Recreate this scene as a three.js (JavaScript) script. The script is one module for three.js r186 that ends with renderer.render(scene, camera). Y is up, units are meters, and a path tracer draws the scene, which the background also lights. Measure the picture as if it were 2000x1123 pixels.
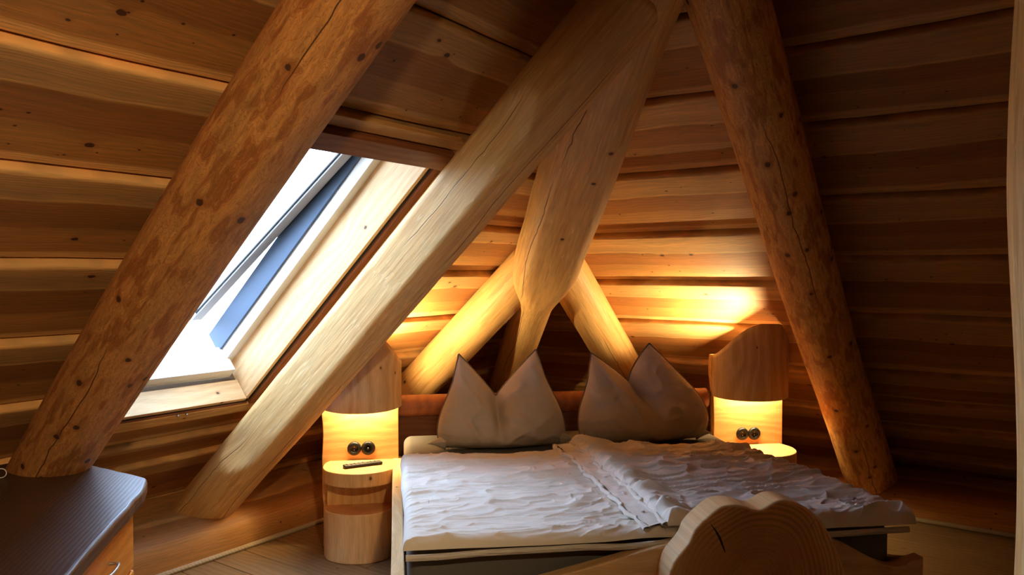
import * as THREE from 'three';
import { mergeGeometries, mergeVertices } from 'three/addons/utils/BufferGeometryUtils.js';
import { RoundedBoxGeometry } from 'three/addons/geometries/RoundedBoxGeometry.js';
import { RectAreaLightUniformsLib } from 'three/addons/lights/RectAreaLightUniformsLib.js';

// ---------------------------------------------------------------- camera, sky, lights, exposure
const scene = new THREE.Scene();
const camera = new THREE.PerspectiveCamera(2 * Math.atan(561.5 / 1500) * 180 / Math.PI, 2000 / 1123, 0.05, 200);
camera.position.set(0, 1.62, 0);
camera.lookAt(0, 1.62 - 31.5 / 1500, -1);
const renderer = new THREE.WebGLRenderer({ antialias: true });
renderer.toneMapping = THREE.LinearToneMapping;
renderer.toneMappingExposure = 1.0;
renderer.shadowMap.enabled = true;
RectAreaLightUniformsLib.init();
const SKY = 13.5, LAMP_UP = 7000, LAMP_DOWN = 420, SPOT = 29;
{ // bright, thin overcast: pale grey-white near the horizon, a little bluer above
  const W = 64, H = 64, d = new Float32Array(W * H * 4);
  for (let j = 0; j < H; j++) for (let i = 0; i < W; i++) {
    const el = Math.max(0, (j + 0.5) / H * 2 - 1), k = (j * W + i) * 4;
    d[k] = 0.66 - 0.14 * el; d[k + 1] = 0.90 - 0.08 * el; d[k + 2] = 1.27 + 0.06 * el; d[k + 3] = 1;
    if (j < H / 2) { d[k] = 0.30; d[k + 1] = 0.32; d[k + 2] = 0.28; }
  }
  const t = new THREE.DataTexture(d, W, H, THREE.RGBAFormat, THREE.FloatType);
  t.mapping = THREE.EquirectangularReflectionMapping; t.magFilter = THREE.LinearFilter; t.needsUpdate = true;
  scene.background = t; scene.backgroundIntensity = SKY;
}
const WARM = new THREE.Color().setRGB(1.0, 0.76, 0.38);

// ---------------------------------------------------------------- the room's frame: two roof slopes that meet in a hip
const YAW = 35 * Math.PI / 180, TAN = 0.88, TH = Math.atan(TAN), CO = Math.cos(TH), SI = Math.sin(TH);
const DL = 4.78, DR = 6.4, AMAX = 1.6, BMAX = 1.4, CEIL = 3.35;
const nL = new THREE.Vector3(Math.cos(YAW), 0, Math.sin(YAW)), nR = new THREE.Vector3(-Math.sin(YAW), 0, Math.cos(YAW));
const V = (x, y, z) => new THREE.Vector3(x, y, z);
const room = (a, y, b) => V(a * nL.x + b * nR.x, y, a * nL.z + b * nR.z);
// a point on a slope: q along the eaves towards the corner, w up the slope, n into the room
const onLeft = (q, w, n) => room(-DL + w * CO + n * SI, w * SI - n * CO, -q);
const onRight = (q, w, n) => room(-q, w * SI - n * CO, -DR + w * CO + n * SI);

// ---------------------------------------------------------------- seeded noise
function rng(s) { return () => { s |= 0; s = s + 0x6D2B79F5 | 0; let t = Math.imul(s ^ s >>> 15, 1 | s); t = t + Math.imul(t ^ t >>> 7, 61 | t) ^ t; return ((t ^ t >>> 14) >>> 0) / 4294967296; }; }
const TBL = new Float32Array(65536); { const r = rng(7); for (let i = 0; i < 65536; i++) TBL[i] = r() * 2 - 1; }
const hsh = (x, y, z) => TBL[(Math.imul(x, 73856093) ^ Math.imul(y, 19349663) ^ Math.imul(z, 83492791)) & 65535];
const sm = (t) => t * t * (3 - 2 * t);
function noise(x, y = 0, z = 0) {
  const i = Math.floor(x), j = Math.floor(y), k = Math.floor(z), u = sm(x - i), v = sm(y - j), w = sm(z - k);
  const l = (a, b, t) => a + (b - a) * t;
  return l(l(l(hsh(i, j, k), hsh(i + 1, j, k), u), l(hsh(i, j + 1, k), hsh(i + 1, j + 1, k), u), v),
    l(l(hsh(i, j, k + 1), hsh(i + 1, j, k + 1), u), l(hsh(i, j + 1, k + 1), hsh(i + 1, j + 1, k + 1), u), v), w);
}
const fbm = (x, y, z, o = 4) => { let s = 0, a = 0.5; for (let i = 0; i < o; i++) { s += a * noise(x, y, z + i * 17.3); x *= 2.03; y *= 2.03; z *= 2.03; a *= 0.5; } return s; };
const clamp = (x, a = 0, b = 1) => Math.min(b, Math.max(a, x));
const step = (a, b, x) => sm(clamp((x - a) / (b - a)));
const mix = (a, b, t) => [a[0] + (b[0] - a[0]) * t, a[1] + (b[1] - a[1]) * t, a[2] + (b[2] - a[2]) * t];

// ---------------------------------------------------------------- procedural textures (sRGB colour, 0..255)
function tex(W, H, f, { srgb = true, wrapS = true, wrapT = true } = {}) {
  const d = new Uint8Array(W * H * 4);
  for (let j = 0; j < H; j++) for (let i = 0; i < W; i++) {
    const c = f((i + 0.5) / W, (j + 0.5) / H), k = (j * W + i) * 4;
    if (typeof c === 'number') { d[k] = d[k + 1] = d[k + 2] = clamp(c) * 255; } else { d[k] = clamp(c[0], 0, 255); d[k + 1] = clamp(c[1], 0, 255); d[k + 2] = clamp(c[2], 0, 255); }
    d[k + 3] = 255;
  }
  const t = new THREE.DataTexture(d, W, H, THREE.RGBAFormat);
  t.magFilter = THREE.LinearFilter; t.minFilter = THREE.LinearMipmapLinearFilter; t.generateMipmaps = true;
  t.wrapS = wrapS ? THREE.RepeatWrapping : THREE.ClampToEdgeWrapping; t.wrapT = wrapT ? THREE.RepeatWrapping : THREE.ClampToEdgeWrapping;
  if (srgb) t.colorSpace = THREE.SRGBColorSpace;
  t.needsUpdate = true; return t;
}
function knotField(list, x, y) { // x, y in metres; returns [bend, darkness, ring]
  let bend = 0, dark = 0, rim = 0;
  for (const k of list) {
    const dx = (x - k.x) / k.sx, dy = (y - k.y) / k.sy, r2 = dx * dx + dy * dy;
    if (r2 > 60) continue;
    bend += Math.sign(dy || 1) * k.sy * 1.5 * Math.exp(-r2 / 9) * Math.min(1, Math.abs(dy));
    const r = Math.sqrt(r2) + 0.15 * noise(x * 160, y * 160, k.x * 9);
    dark = Math.max(dark, 1 - step(0.7, 1.1, r)); rim = Math.max(rim, (1 - step(1.0, 2.6, r)) * 0.5);
  }
  return [bend, dark, rim];
}
// a waney board: pale sapwood along both edges, red-brown heartwood between
function boardTexture(seed) {
  const r = rng(seed), knots = [], L = 3, Wd = 0.44;
  const nk = 26 + Math.floor(r() * 18);
  for (let i = 0; i < nk; i++) { const s = 0.0020 + r() * 0.0030 + (r() < 0.10 ? 0.006 : 0); knots.push({ x: 0.1 + r() * (L - 0.2), y: 0.05 + r() * (Wd - 0.1), sx: s * 1.5, sy: s }); }
  const b0 = 0.07 + r() * 0.07, b1 = 0.34 + r() * 0.10, b2 = 0.64 + r() * 0.12, shade = 0.93 + r() * 0.12, red = r();
  const sap = [212, 162, 98], tan = [184, 138, 84], heartA = mix([160, 102, 50], [150, 98, 48], red), heartB = mix([178, 122, 62], [166, 114, 58], red);
  return tex(2048, 512, (u, v) => {
    const x = u * L, y = v * Wd, [bend, dark, rim] = knotField(knots, x, y);
    const per = (f, a, s) => { const k = Math.PI * 2 * u; return fbm(Math.cos(k) * f * L / 6.28 + s, Math.sin(k) * f * L / 6.28, a, 3); };
    const wv = per(1.1, seed, 3) * 0.11 + per(4, seed + 5, 1) * 0.025, yy = v + wv * (0.35 + 0.65 * Math.sin(v * Math.PI)) + bend / Wd;
    const fig = per(0.9, yy * 6 + seed, 9);
    let c;
    if (yy < b1) c = mix(sap, heartB, step(b0 - 0.025, b0 + 0.02, yy)); else c = mix(heartB, heartA, step(b1 - 0.02, b1 + 0.02, yy));
    const t2 = step(b2 - 0.02, b2 + 0.01, yy); c = mix(c, tan, t2);
    c = mix(c, sap, Math.exp(-Math.pow((yy - b2) / 0.014, 2)) * 0.7);
    c = mix(c, sap, step(0.93, 1.0, v) * 0.6);
    const g = Math.sin(yy * 150 + fig * 26 + noise(u * 40, v * 5, seed) * 1.2), fine = noise(u * 60, v * 420, seed + 3);
    let k = shade * (1 + 0.05 * g + 0.09 * fine + 0.16 * fig);
    c = [c[0] * k, c[1] * (k - 0.02 * g), c[2] * (k - 0.04 * g)];
    c = mix(c, [150, 88, 44], rim * 0.5);
    c = mix(c, [66, 36, 18], dark * 0.85);
    return c;
  }, { wrapT: false });
}
// peeled log skin, seamless round the trunk. kind 0: red-brown flame figure, kind 1: golden with pale streaks
function logTexture(seed, kind) {
  const r = rng(seed), C = 0.95, L = 2.4, knots = [];
  for (let i = 0; i < (kind ? 6 : 30); i++) { const s = (kind ? 0.006 : 0.009) + r() * 0.005; knots.push({ x: 0.05 + r() * 0.85, y: 0.1 + r() * 2.2, sx: s, sy: s * 1.15 }); }
  const cracks = []; for (let i = 0; i < 5; i++) cracks.push({ x: 0.08 + r() * 0.8, y0: r() * 1.6, len: 0.5 + r() * 0.9, ph: r() * 20 });
  const base = kind ? [216, 168, 100] : [204, 142, 78], deep = kind ? [186, 132, 70] : [152, 88, 42], pale = kind ? [238, 204, 146] : [214, 166, 104];
  return tex(1024, 2048, (u, v) => {
    const x = u * C, y = v * L, an = u * Math.PI * 2, cx = Math.cos(an) * C / 6.28, cy = Math.sin(an) * C / 6.28;
    const vy = v * L, bl = (f) => { const t = v; return f(t * L) * (1 - step(0.94, 1, t)) + f((t - 1) * L) * step(0.94, 1, t); };
    const [bend, dark, rim] = knotField(knots, x, y);
    let c, k;
    if (kind === 0) {
      const n = bl((yy) => fbm(cx * 34, cy * 34, yy * 9 + seed, 4) + 0.22 * noise(cx * 90, cy * 90, yy * 24)) + bend * 6;
      const m = bl((yy) => fbm(cx * 14 + 9, cy * 14, yy * 3.2 - seed, 3));
      c = mix(base, deep, step(-0.03, 0.32, n) * 0.7 + 0.4 * m);
      const f = Math.abs(((n * 6) % 1 + 1) % 1 - 0.5) * 2;
      c = mix(c, pale, step(0.74, 1.0, f) * 0.42); c = mix(c, deep, step(0.7, 1, 1 - f) * 0.5);
      k = 1 + 0.18 * m + 0.08 * noise(x * 140, y * 26, 4);
    } else {
      const n = bl((yy) => fbm(cx * 55, cy * 55, yy * 3.0 + seed, 3)), m = bl((yy) => fbm(cx * 12 + 4, cy * 12, yy * 2.2 + seed, 3));
      const s = bl((yy) => fbm(cx * 90 + m * 2, cy * 90, yy * 2.2 - seed, 2));
      c = mix(base, deep, clamp(step(-0.1, 0.45, n) * 0.55 + m * 0.5));
      c = mix(c, pale, step(0.86, 1.0, 1 - Math.abs(s) * 3.2) * 0.55);
      k = 1 + 0.10 * m + 0.05 * noise(x * 160, y * 14, 4);
    }
    c = [c[0] * k, c[1] * k, c[2] * k];
    for (const q of cracks) {
      const t = (y - q.y0) / q.len; if (t < 0 || t > 1) continue;
      const dx = Math.abs(x - q.x - 0.02 * noise(y * 3, q.ph) - 0.004 * noise(y * 22, q.ph));
      c = mix(c, [58, 34, 18], (1 - step(0.0006, 0.0024, dx)) * 0.85 * Math.min(1, 8 * t * (1 - t)));
    }
    c = mix(c, deep, rim * 0.8); c = mix(c, [70, 42, 24], dark * 0.85);
    return c;
  });
}
function planedTexture(seed, a, b, knotN = 5, W = 1024, rows = 26) {
  const r = rng(seed), knots = []; for (let i = 0; i < knotN; i++) { const s = 0.004 + r() * 0.005; knots.push({ x: r() * 1.9 + 0.05, y: r() * 0.9 + 0.05, sx: s * 1.3, sy: s }); }
  return tex(W, W / 2, (u, v) => { // 2 m along the grain, 1 m across
    const x = u * 2, y = v, [bend, dark, rim] = knotField(knots, x, y), an = u * 6.283, X = Math.cos(an) * 0.5, Y = Math.sin(an) * 0.5;
    const f = fbm(X, Y, v * 5 + seed, 3), g = Math.sin((v + bend * 1.2) * rows * 6.283 + f * 14), fi = noise(u * 50, v * 480, seed);
    let c = mix(a, b, clamp(0.45 + 0.28 * g + 0.5 * f)); const k = 1 + 0.06 * fi; c = [c[0] * k, c[1] * k, c[2] * k];
    c = mix(c, mix(b, [120, 70, 36], 0.5), rim * 0.6); return mix(c, [76, 42, 22], dark * 0.8);
  });
}
function ringsTexture() {
  return tex(1024, 1024, (u, v) => {
    const x = u - 0.47, y = v - 0.40, an = Math.atan2(y, x), rr = Math.hypot(x * 1.0, y * 0.95) * (1 + 0.07 * noise(Math.cos(an) * 2 + 5, Math.sin(an) * 2)) + 0.012 * noise(u * 5, v * 5);
    const band = Math.sin(rr * 260 + 5 * noise(rr * 20, 3)), wide = noise(rr * 17, 8) * 0.5 + 0.5, sap = step(0.36, 0.46, rr);
    const blot = fbm(u * 7, v * 7, 2, 4), hi = step(0.27, 0.33, rr) * step(-0.2, 0.5, Math.sin(an + 0.6)) ;
    let c = mix([196, 142, 88], [168, 112, 64], clamp(0.4 + 0.35 * wide - 0.2 + 0.5 * blot));
    c = mix(c, [206, 160, 104], sap * 0.8);
    const k = 1 + band * (0.025 + 0.07 * hi) + 0.04 * noise(u * 180, v * 180);
    return [c[0] * k, c[1] * k, c[2] * k];
  });
}
function clothBump(seed) {
  return tex(1024, 1024, (u, v) => {
    const rid = (f, a, s) => 1 - Math.abs(fbm(u * f, v * f * a, s, 3)) * 2.6;
    return 0.5 + 0.22 * Math.max(0, rid(7, 2.2, seed)) + 0.14 * Math.max(0, rid(17, 1.8, seed + 3)) + 0.05 * fbm(u * 60, v * 60, 4, 2) - 0.2;
  }, { srgb: false });
}
const weave = tex(256, 256, (u, v) => 0.5 + 0.25 * Math.sin(u * 6.283 * 64) * Math.sin(v * 6.283 * 64) + 0.2 * noise(u * 90, v * 90), { srgb: false });

const std = (o) => new THREE.MeshStandardMaterial({ roughness: 0.7, metalness: 0, ...o });
const boardTex = [11, 23, 37, 51, 68].map(boardTexture), boardMats = boardTex.map((t) => std({ map: t, roughness: 0.62, bumpMap: t, bumpScale: 0.0015 }));
const flameTex = logTexture(5, 0), goldTex = logTexture(9, 1);
const logFlame = std({ map: flameTex, roughness: 0.6, bumpMap: flameTex, bumpScale: 0.003, vertexColors: true });
const logGold = std({ map: goldTex, roughness: 0.6, bumpMap: goldTex, bumpScale: 0.0025, vertexColors: true });
const paleTex = planedTexture(3, [226, 188, 136], [210, 166, 112], 8, 1024, 16), honeyTex = planedTexture(15, [222, 174, 108], [198, 144, 80], 6, 1024, 18), redTex = planedTexture(8, [150, 92, 54], [122, 70, 40], 3), floorTex = planedTexture(21, [138, 106, 68], [112, 84, 52], 7);
const pale = std({ map: paleTex, roughness: 0.6, bumpMap: paleTex, bumpScale: 0.0008 }), honey = std({ map: honeyTex, roughness: 0.55, bumpMap: honeyTex, bumpScale: 0.0008 });
const reddish = std({ map: redTex, roughness: 0.5 }), floorMat = std({ map: floorTex, roughness: 0.55, bumpMap: floorTex, bumpScale: 0.001 });
const amberTex = planedTexture(19, [250, 176, 76], [222, 138, 48], 3, 1024, 16), amber = std({ map: amberTex, roughness: 0.45 });
const darkTex = planedTexture(33, [84, 58, 42], [48, 32, 22], 0, 1024, 60);
const slabMat = new THREE.MeshPhysicalMaterial({ map: darkTex, roughness: 0.5, bumpMap: darkTex, bumpScale: 0.008, clearcoat: 0.2, clearcoatRoughness: 0.35 });
const ringMat = std({ map: ringsTexture(), roughness: 0.65 });
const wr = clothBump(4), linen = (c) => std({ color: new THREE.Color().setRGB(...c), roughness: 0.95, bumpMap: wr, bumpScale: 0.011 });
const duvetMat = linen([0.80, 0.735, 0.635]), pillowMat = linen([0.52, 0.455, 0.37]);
const sheetMat = std({ color: new THREE.Color().setRGB(0.115, 0.107, 0.095), roughness: 0.95, bumpMap: weave, bumpScale: 0.0006 });
const pipingMat = std({ color: new THREE.Color().setRGB(0.16, 0.14, 0.12), roughness: 0.9 });
const blackGloss = new THREE.MeshPhysicalMaterial({ color: 0x030303, roughness: 0.5, clearcoat: 0.05, clearcoatRoughness: 0.2, specularIntensity: 0.6 });
const blackMatt = std({ color: 0x14110f, roughness: 0.6 }), steel = std({ color: 0xb9b6b0, metalness: 0.9, roughness: 0.3 });
const whitePaint = std({ color: new THREE.Color().setRGB(0.78, 0.76, 0.72), roughness: 0.5 }), greyMetal = std({ color: new THREE.Color().setRGB(0.06, 0.095, 0.15), roughness: 0.6, metalness: 0 });
const glass = new THREE.MeshPhysicalMaterial({ color: 0xffffff, transmission: 1, thickness: 0, roughness: 0.0, ior: 1.5 });
const glow = new THREE.MeshStandardMaterial({ color: 0x000000, emissive: WARM, emissiveIntensity: 12, roughness: 1 });
const ropeMat = std({ color: new THREE.Color().setRGB(0.34, 0.26, 0.16), roughness: 0.95 });
const darkWood = std({ map: redTex, roughness: 0.7, color: new THREE.Color().setRGB(0.35, 0.32, 0.3) });
const sheath = std({ color: new THREE.Color().setRGB(0.16, 0.09, 0.045), roughness: 0.9 });

// ---------------------------------------------------------------- object helpers
const used = {};
function numbered(n) { const k = used[n] = (used[n] ?? -1) + 1; return k ? `${n}_${String(k).padStart(3, '0')}` : n; }
function shadows(o) { o.traverse((m) => { if (m.isMesh) { m.castShadow = true; m.receiveShadow = true; } }); return o; }
function part(name, geo, mat, parent, label) { const m = new THREE.Mesh(geo, mat); m.name = name; m.castShadow = m.receiveShadow = true; if (label) m.userData.label = label; parent.add(m); return m; }
function thing(name, label, category, pos = V(0, 0, 0), turn = 0, group) { const g = new THREE.Group(); g.name = numbered(name); g.position.copy(pos); g.rotation.y = turn; g.userData = { label, category }; if (group) g.userData.group = group; scene.add(g); return g; }
function one(name, geo, mat, label, category, group, pos, turn = 0) { const m = new THREE.Mesh(geo, mat); m.name = numbered(name); m.castShadow = m.receiveShadow = true; m.userData = { label, category }; if (group) m.userData.group = group; if (pos) m.position.copy(pos); m.rotation.y = turn; scene.add(m); return m; }
function structure(name) { const g = new THREE.Group(); g.name = name; g.userData.kind = 'structure'; scene.add(g); return g; }
// a grid of points f(i/nu, j/nv) -> [Vector3, u, v]
function sheet(nu, nv, f, flip = false) {
  const p = [], uv = [], ix = [];
  for (let j = 0; j <= nv; j++) for (let i = 0; i <= nu; i++) { const [q, u, v] = f(i / nu, j / nv); p.push(q.x, q.y, q.z); uv.push(u, v); }
  for (let j = 0; j < nv; j++) for (let i = 0; i < nu; i++) { const a = j * (nu + 1) + i, b = a + 1, c = a + nu + 1, d = c + 1; if (flip) ix.push(a, c, b, b, c, d); else ix.push(a, b, c, b, d, c); }
  const g = new THREE.BufferGeometry(); g.setAttribute('position', new THREE.Float32BufferAttribute(p, 3)); g.setAttribute('uv', new THREE.Float32BufferAttribute(uv, 2)); g.setIndex(ix); g.computeVertexNormals(); return g;
}
// box with uv in metres (2 m along the grain axis, 1 m across), grain 'x' | 'y' | 'z'
function plank(sx, sy, sz, grain = 'x', r = 0.004, off = 0) {
  const g = new RoundedBoxGeometry(sx, sy, sz, 2, Math.min(r, sx / 2.2, sy / 2.2, sz / 2.2)), p = g.attributes.position, n = g.attributes.normal, uv = g.attributes.uv;
  for (let i = 0; i < p.count; i++) {
    const P = [p.getX(i), p.getY(i), p.getZ(i)], N = [Math.abs(n.getX(i)), Math.abs(n.getY(i)), Math.abs(n.getZ(i))], gi = 'xyz'.indexOf(grain);
    const o = [0, 1, 2].filter((k) => k !== gi), cr = N[o[0]] > N[o[1]] ? o[1] : o[0];
    uv.setXY(i, (P[gi] + off) / 2, P[cr] + off * 0.37 + 0.5 + (N[gi] > 0.8 ? 0.3 : 0));
  }
  return g;
}
const xf = (g, m) => g.applyMatrix4(m);
// the frame of a slope as a matrix: x along the eaves (q), y up the slope (w), z into the room (n)
function slopeMatrix(f) { const o = f(0, 0, 0), m = new THREE.Matrix4(); m.makeBasis(f(1, 0, 0).sub(o), f(0, 1, 0).sub(o), f(0, 0, 1).sub(o)); m.setPosition(o); return m; }
const ML = slopeMatrix(onLeft), MR = slopeMatrix((x, y, z) => onRight(-x, y, z));
const packing = (log, M, x, w0, w1) => part('packing_strip', plank(0.10, w1 - w0, 0.12, 'y', 0.004).translate(x, (w0 + w1) / 2, 0.116).applyMatrix4(M), sheath, log);

// ---------------------------------------------------------------- the setting: floor, sloping walls, sills, ceiling
{
  const fl = structure('floor'), r = rng(3);
  let b = -DR, k = 0;
  while (b < BMAX + 0.1) { // boards run across the view
    const w = 0.19 + r() * 0.05; let a = -DL - r() * 1.5;
    while (a < AMAX + 0.1) {
      const len = Math.min(2.2 + r() * 1.8, AMAX + 0.12 - a), g = plank(len - 0.003, 0.04, w - 0.004, 'x', 0.003, r() * 5);
      const m = part('floorboard', g, floorMat, fl); m.position.copy(room(a + len / 2, -0.02 - r() * 0.0015, b + w / 2)); m.rotation.y = -YAW; a += len; k++;
      if (a > AMAX) break;
    }
    b += w;
  }
  const s = part('subfloor', new THREE.BoxGeometry(AMAX + DL + 0.6, 0.12, BMAX + DR + 0.6), sheath, fl); s.position.copy(room((AMAX - DL) / 2, -0.11, (BMAX - DR) / 2)); s.rotation.y = -YAW;
}
const boardProfile = [[0, -0.03, -0.02], [0, 0.002, -0.02], [0, 0.007, 0.006], [0, 0.013, 0.013], [0.25, 0, 0.022], [0.5, 0, 0.030], [0.75, 0, 0.038], [1, -0.018, 0.046], [1, -0.006, 0.044], [1, -0.001, 0.036], [1, 0.001, 0.026], [1, 0, -0.004]];
function edgeCurve(seed, amp) { return (q) => amp * (0.8 * noise(q * 0.55, seed * 3.1) + 0.35 * noise(q * 1.9, seed * 5.7) + 0.12 * noise(q * 6, seed)); }
// one row of boards between q0 and q1 (q1 may depend on w), cut out round hole = [qa, qb, wa, wb]
let boardCount = 0;
function slopeBoards(parent, on, q0, q1, rows, seed, hole) {
  for (let k = 0; k + 1 < rows.length; k++) {
    const lo = edgeCurve(seed + k, k ? 0.020 : 0), hi = edgeCurve(seed + k + 1, 0.020), w0 = rows[k], w1 = rows[k + 1], mat = boardMats[(boardCount * 7 + k * 3 + seed) % boardMats.length], off = (boardCount * 0.617) % 1, flipV = false;
    const build = (qa, qb, cLo, cHi) => {
      const nu = Math.max(4, Math.round(((typeof qb === 'number' ? qb : qb((w0 + w1) / 2)) - qa) / 0.09));
      const g = sheet(nu, boardProfile.length - 1, (s, t) => {
        const [f, dw, n] = boardProfile[Math.round(t * (boardProfile.length - 1))];
        let q = qa + s * ((typeof qb === 'number' ? qb : qb((w0 + w1) / 2)) - qa);
        let a = w0 + lo(q), b = w1 + hi(q), w = a + (b - a) * f + dw, v = f + dw * 1.5, nn = n;
        if (typeof qb !== 'number') q = qa + s * (qb(w) - qa);
        if (cLo !== undefined && w < cLo) { w = cLo; } if (cHi !== undefined && w > cHi) w = cHi;
        if (cLo !== undefined || cHi !== undefined) { const ff = clamp((w - a) / (b - a)); v = ff; if (f > 0 && w === cHi) nn = Math.min(n, 0.012 + 0.04 * ff); }
        return [on(q, w, nn), (q) / 3 + off, clamp(v, 0.004, 0.996)];
      }, on === onRight);
      part('board', g, mat, parent); boardCount++;
    };
    if (!hole || w1 + 0.03 < hole[2] || w0 - 0.03 > hole[3]) build(q0, q1);
    else {
      if (w0 < hole[2] - 0.05) build(q0, q1, undefined, hole[2]);
      else if (w1 > hole[3] + 0.05) build(q0, q1, hole[3], undefined);
      if (hole[0] > q0) build(q0, hole[0], Math.max(w0 - 0.05, w0 < hole[2] - 0.05 ? hole[2] : -9), w1 > hole[3] + 0.05 ? hole[3] : undefined);
      if (hole[1] < q1) build(hole[1], q1, Math.max(w0 - 0.05, w0 < hole[2] - 0.05 ? hole[2] : -9), w1 > hole[3] + 0.05 ? hole[3] : undefined);
    }
  }
}
const HOLE = [1.79, 2.657, 1.44, 3.355]; // the roof window's opening on the left slope
const QL1 = 1.69, QL2 = 2.97, QR4 = 1.145, DEEP = 2.452;
const WT = CEIL / SI + 0.15;
{
  const wl = structure('wall_left'), far = (w) => w < 0.2 ? w : w > 4.9 ? w : DEEP + (w - DEEP) * 1.025;
  slopeBoards(wl, onLeft, -BMAX, QL1, [-0.05, 0.35, 0.78, 1.20, 1.64, 2.10, 2.52, 2.93, 3.375, 3.82, 4.27, 4.72, WT].map(far), 2);
  slopeBoards(wl, onLeft, QL1, QL2, [-0.05, 0.40, 0.90, 1.14, 1.60, 2.08, 2.52, 2.95, 3.39, 3.84, 4.28, 4.72, WT].map(far), 31, HOLE);
  slopeBoards(wl, onLeft, QL2, (w) => DR - w * CO + 0.03, [-0.05, 0.45, 0.85, 1.25, 1.65, 2.04, 2.46, 2.85, 3.24, 3.66, 4.1, 4.55, WT].map(far), 57);
  const wr_ = structure('wall_right');
  slopeBoards(wr_, onRight, -AMAX, QR4, [-0.05, 0.28, 0.60, 0.945, 1.26, 1.56, 2.11, 2.58, 3.02, 3.49, 3.90, 4.33, 4.75, WT].map(far), 80);
  slopeBoards(wr_, onRight, QR4, (w) => DL - w * CO + 0.03, [-0.05, 0.30, 0.70, 1.10, 1.526, 1.957, 2.38, 2.825, 3.262, 3.718, 4.15, 4.6, WT].map(far), 101);
  // the closed roof deck behind the boards
  const slab = (on, q0, q1, w0, w1) => { const c = [on(q0, w0, 0), on(q1(w0), w0, 0), on(q1(w1), w1, 0), on(q0, w1, 0)], o = [on(q0, w0, -0.14), on(q1(w0) + 0.1, w0, -0.14), on(q1(w1) + 0.1, w1, -0.14), on(q0, w1, -0.14)], g = new THREE.BufferGeometry();
    g.setAttribute('position', new THREE.Float32BufferAttribute([...c, ...o].flatMap((p) => [p.x, p.y, p.z]), 3)); g.setAttribute('uv', new THREE.Float32BufferAttribute(new Float32Array(16), 2));
    g.setIndex([0, 1, 2, 0, 2, 3, 4, 6, 5, 4, 7, 6, 0, 4, 5, 0, 5, 1, 1, 5, 6, 1, 6, 2, 2, 6, 7, 2, 7, 3, 3, 7, 4, 3, 4, 0]); g.computeVertexNormals(); return g; };
  const K = (q) => () => q, HL = (w) => DR - w * CO + 0.02, HR = (w) => DL - w * CO + 0.02, S = HOLE;
  part('roof_deck', mergeGeometries([slab(onLeft, -BMAX - 0.2, HL, -0.3, S[2]), slab(onLeft, -BMAX - 0.2, HL, S[3], WT + 0.3), slab(onLeft, -BMAX - 0.2, K(S[0]), S[2], S[3]), slab(onLeft, S[1], HL, S[2], S[3])]), sheath, wl);
  part('roof_deck', slab(onRight, -AMAX - 0.2, HR, -0.3, WT + 0.3), sheath, wr_);
  // ceiling and the two walls behind the camera
  const ce = structure('ceiling'), cp = part('ceiling_panel', new THREE.BoxGeometry(AMAX + 1.6, 0.1, BMAX + 3.2), honey, ce); cp.position.copy(room((AMAX - 1.0) / 2, CEIL + 0.05, (BMAX - 2.7) / 2)); cp.rotation.y = -YAW;
  const wallMat = honey, box = (parent, a0, a1, y0, y1, b0, b1) => { const m = part('wall_panel', plank(a1 - a0, y1 - y0, b1 - b0, a1 - a0 > b1 - b0 ? 'x' : 'z', 0.004, y0), wallMat, parent); m.position.copy(room((a0 + a1) / 2, (y0 + y1) / 2, (b0 + b1) / 2)); m.rotation.y = -YAW; };
  const w1 = structure('wall_rear'); box(w1, -DL - 0.2, AMAX + 0.14, -0.1, CEIL, BMAX, BMAX + 0.14);
  const w2 = structure('wall_side'); box(w2, AMAX, AMAX + 0.14, -0.1, CEIL, -DR - 0.2, BMAX);
  // wide hewn sills along both eaves, caulked with rope where they meet the floor
  const sill = (mk, len, sd) => sheet(Math.round(len / 0.12), 9, (s, t) => {
    const pr = [[0, 0.0], [0.0, 0.05], [0.005, 0.10], [0.02, 0.145], [0.045, 0.175], [0.09, 0.195], [0.2, 0.205], [0.45, 0.21], [0.72, 0.215], [0.76, 0.22]][Math.round(t * 9)], q = s * len;
    const wv = 0.012 * noise(q * 1.2, sd) + 0.005 * noise(q * 5, sd + 3);
    return [mk(q, pr[0] - wv * (t > 0 ? 1 : 1), pr[1] + (t > 0.2 ? wv : 0)), q / 3, clamp(0.1 + t * 0.8, 0.01, 0.99)];
  }, sd > 5);
  const s1 = structure('trim_1'); part('sill_log', sill((q, d, y) => room(-3.84 - d, y, 0.6 - q), 6.2, 2), boardMats[1], s1);
  const s2 = structure('trim_2'); part('sill_log', sill((q, d, y) => room(0.9 - q, y, -5.56 - d), 4.7, 9), boardMats[3], s2);
  const rope = (p0, p1) => { const L = p0.distanceTo(p1), d = p1.clone().sub(p0).normalize(), up = V(0, 1, 0), sd = d.clone().cross(up); return sheet(Math.round(L / 0.006), 10, (s, t) => { const a = t * Math.PI * 2, l = s * L, r = 0.013 * (1 + 0.28 * Math.abs(Math.sin(a * 1.5 + l * 150))); return [p0.clone().addScaledVector(d, l).addScaledVector(sd, r * Math.cos(a)).addScaledVector(up, r * Math.sin(a) + 0.012), l, t]; }); };
  const s3 = structure('trim_3'); part('rope_caulking', rope(room(-3.828, 0, 0.3), room(-3.828, 0, -5.5)), ropeMat, s3);
  const s4 = structure('trim_4'); part('rope_caulking', rope(room(0.8, 0, -5.548), room(-3.8, 0, -5.548)), ropeMat, s4);
}

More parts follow.
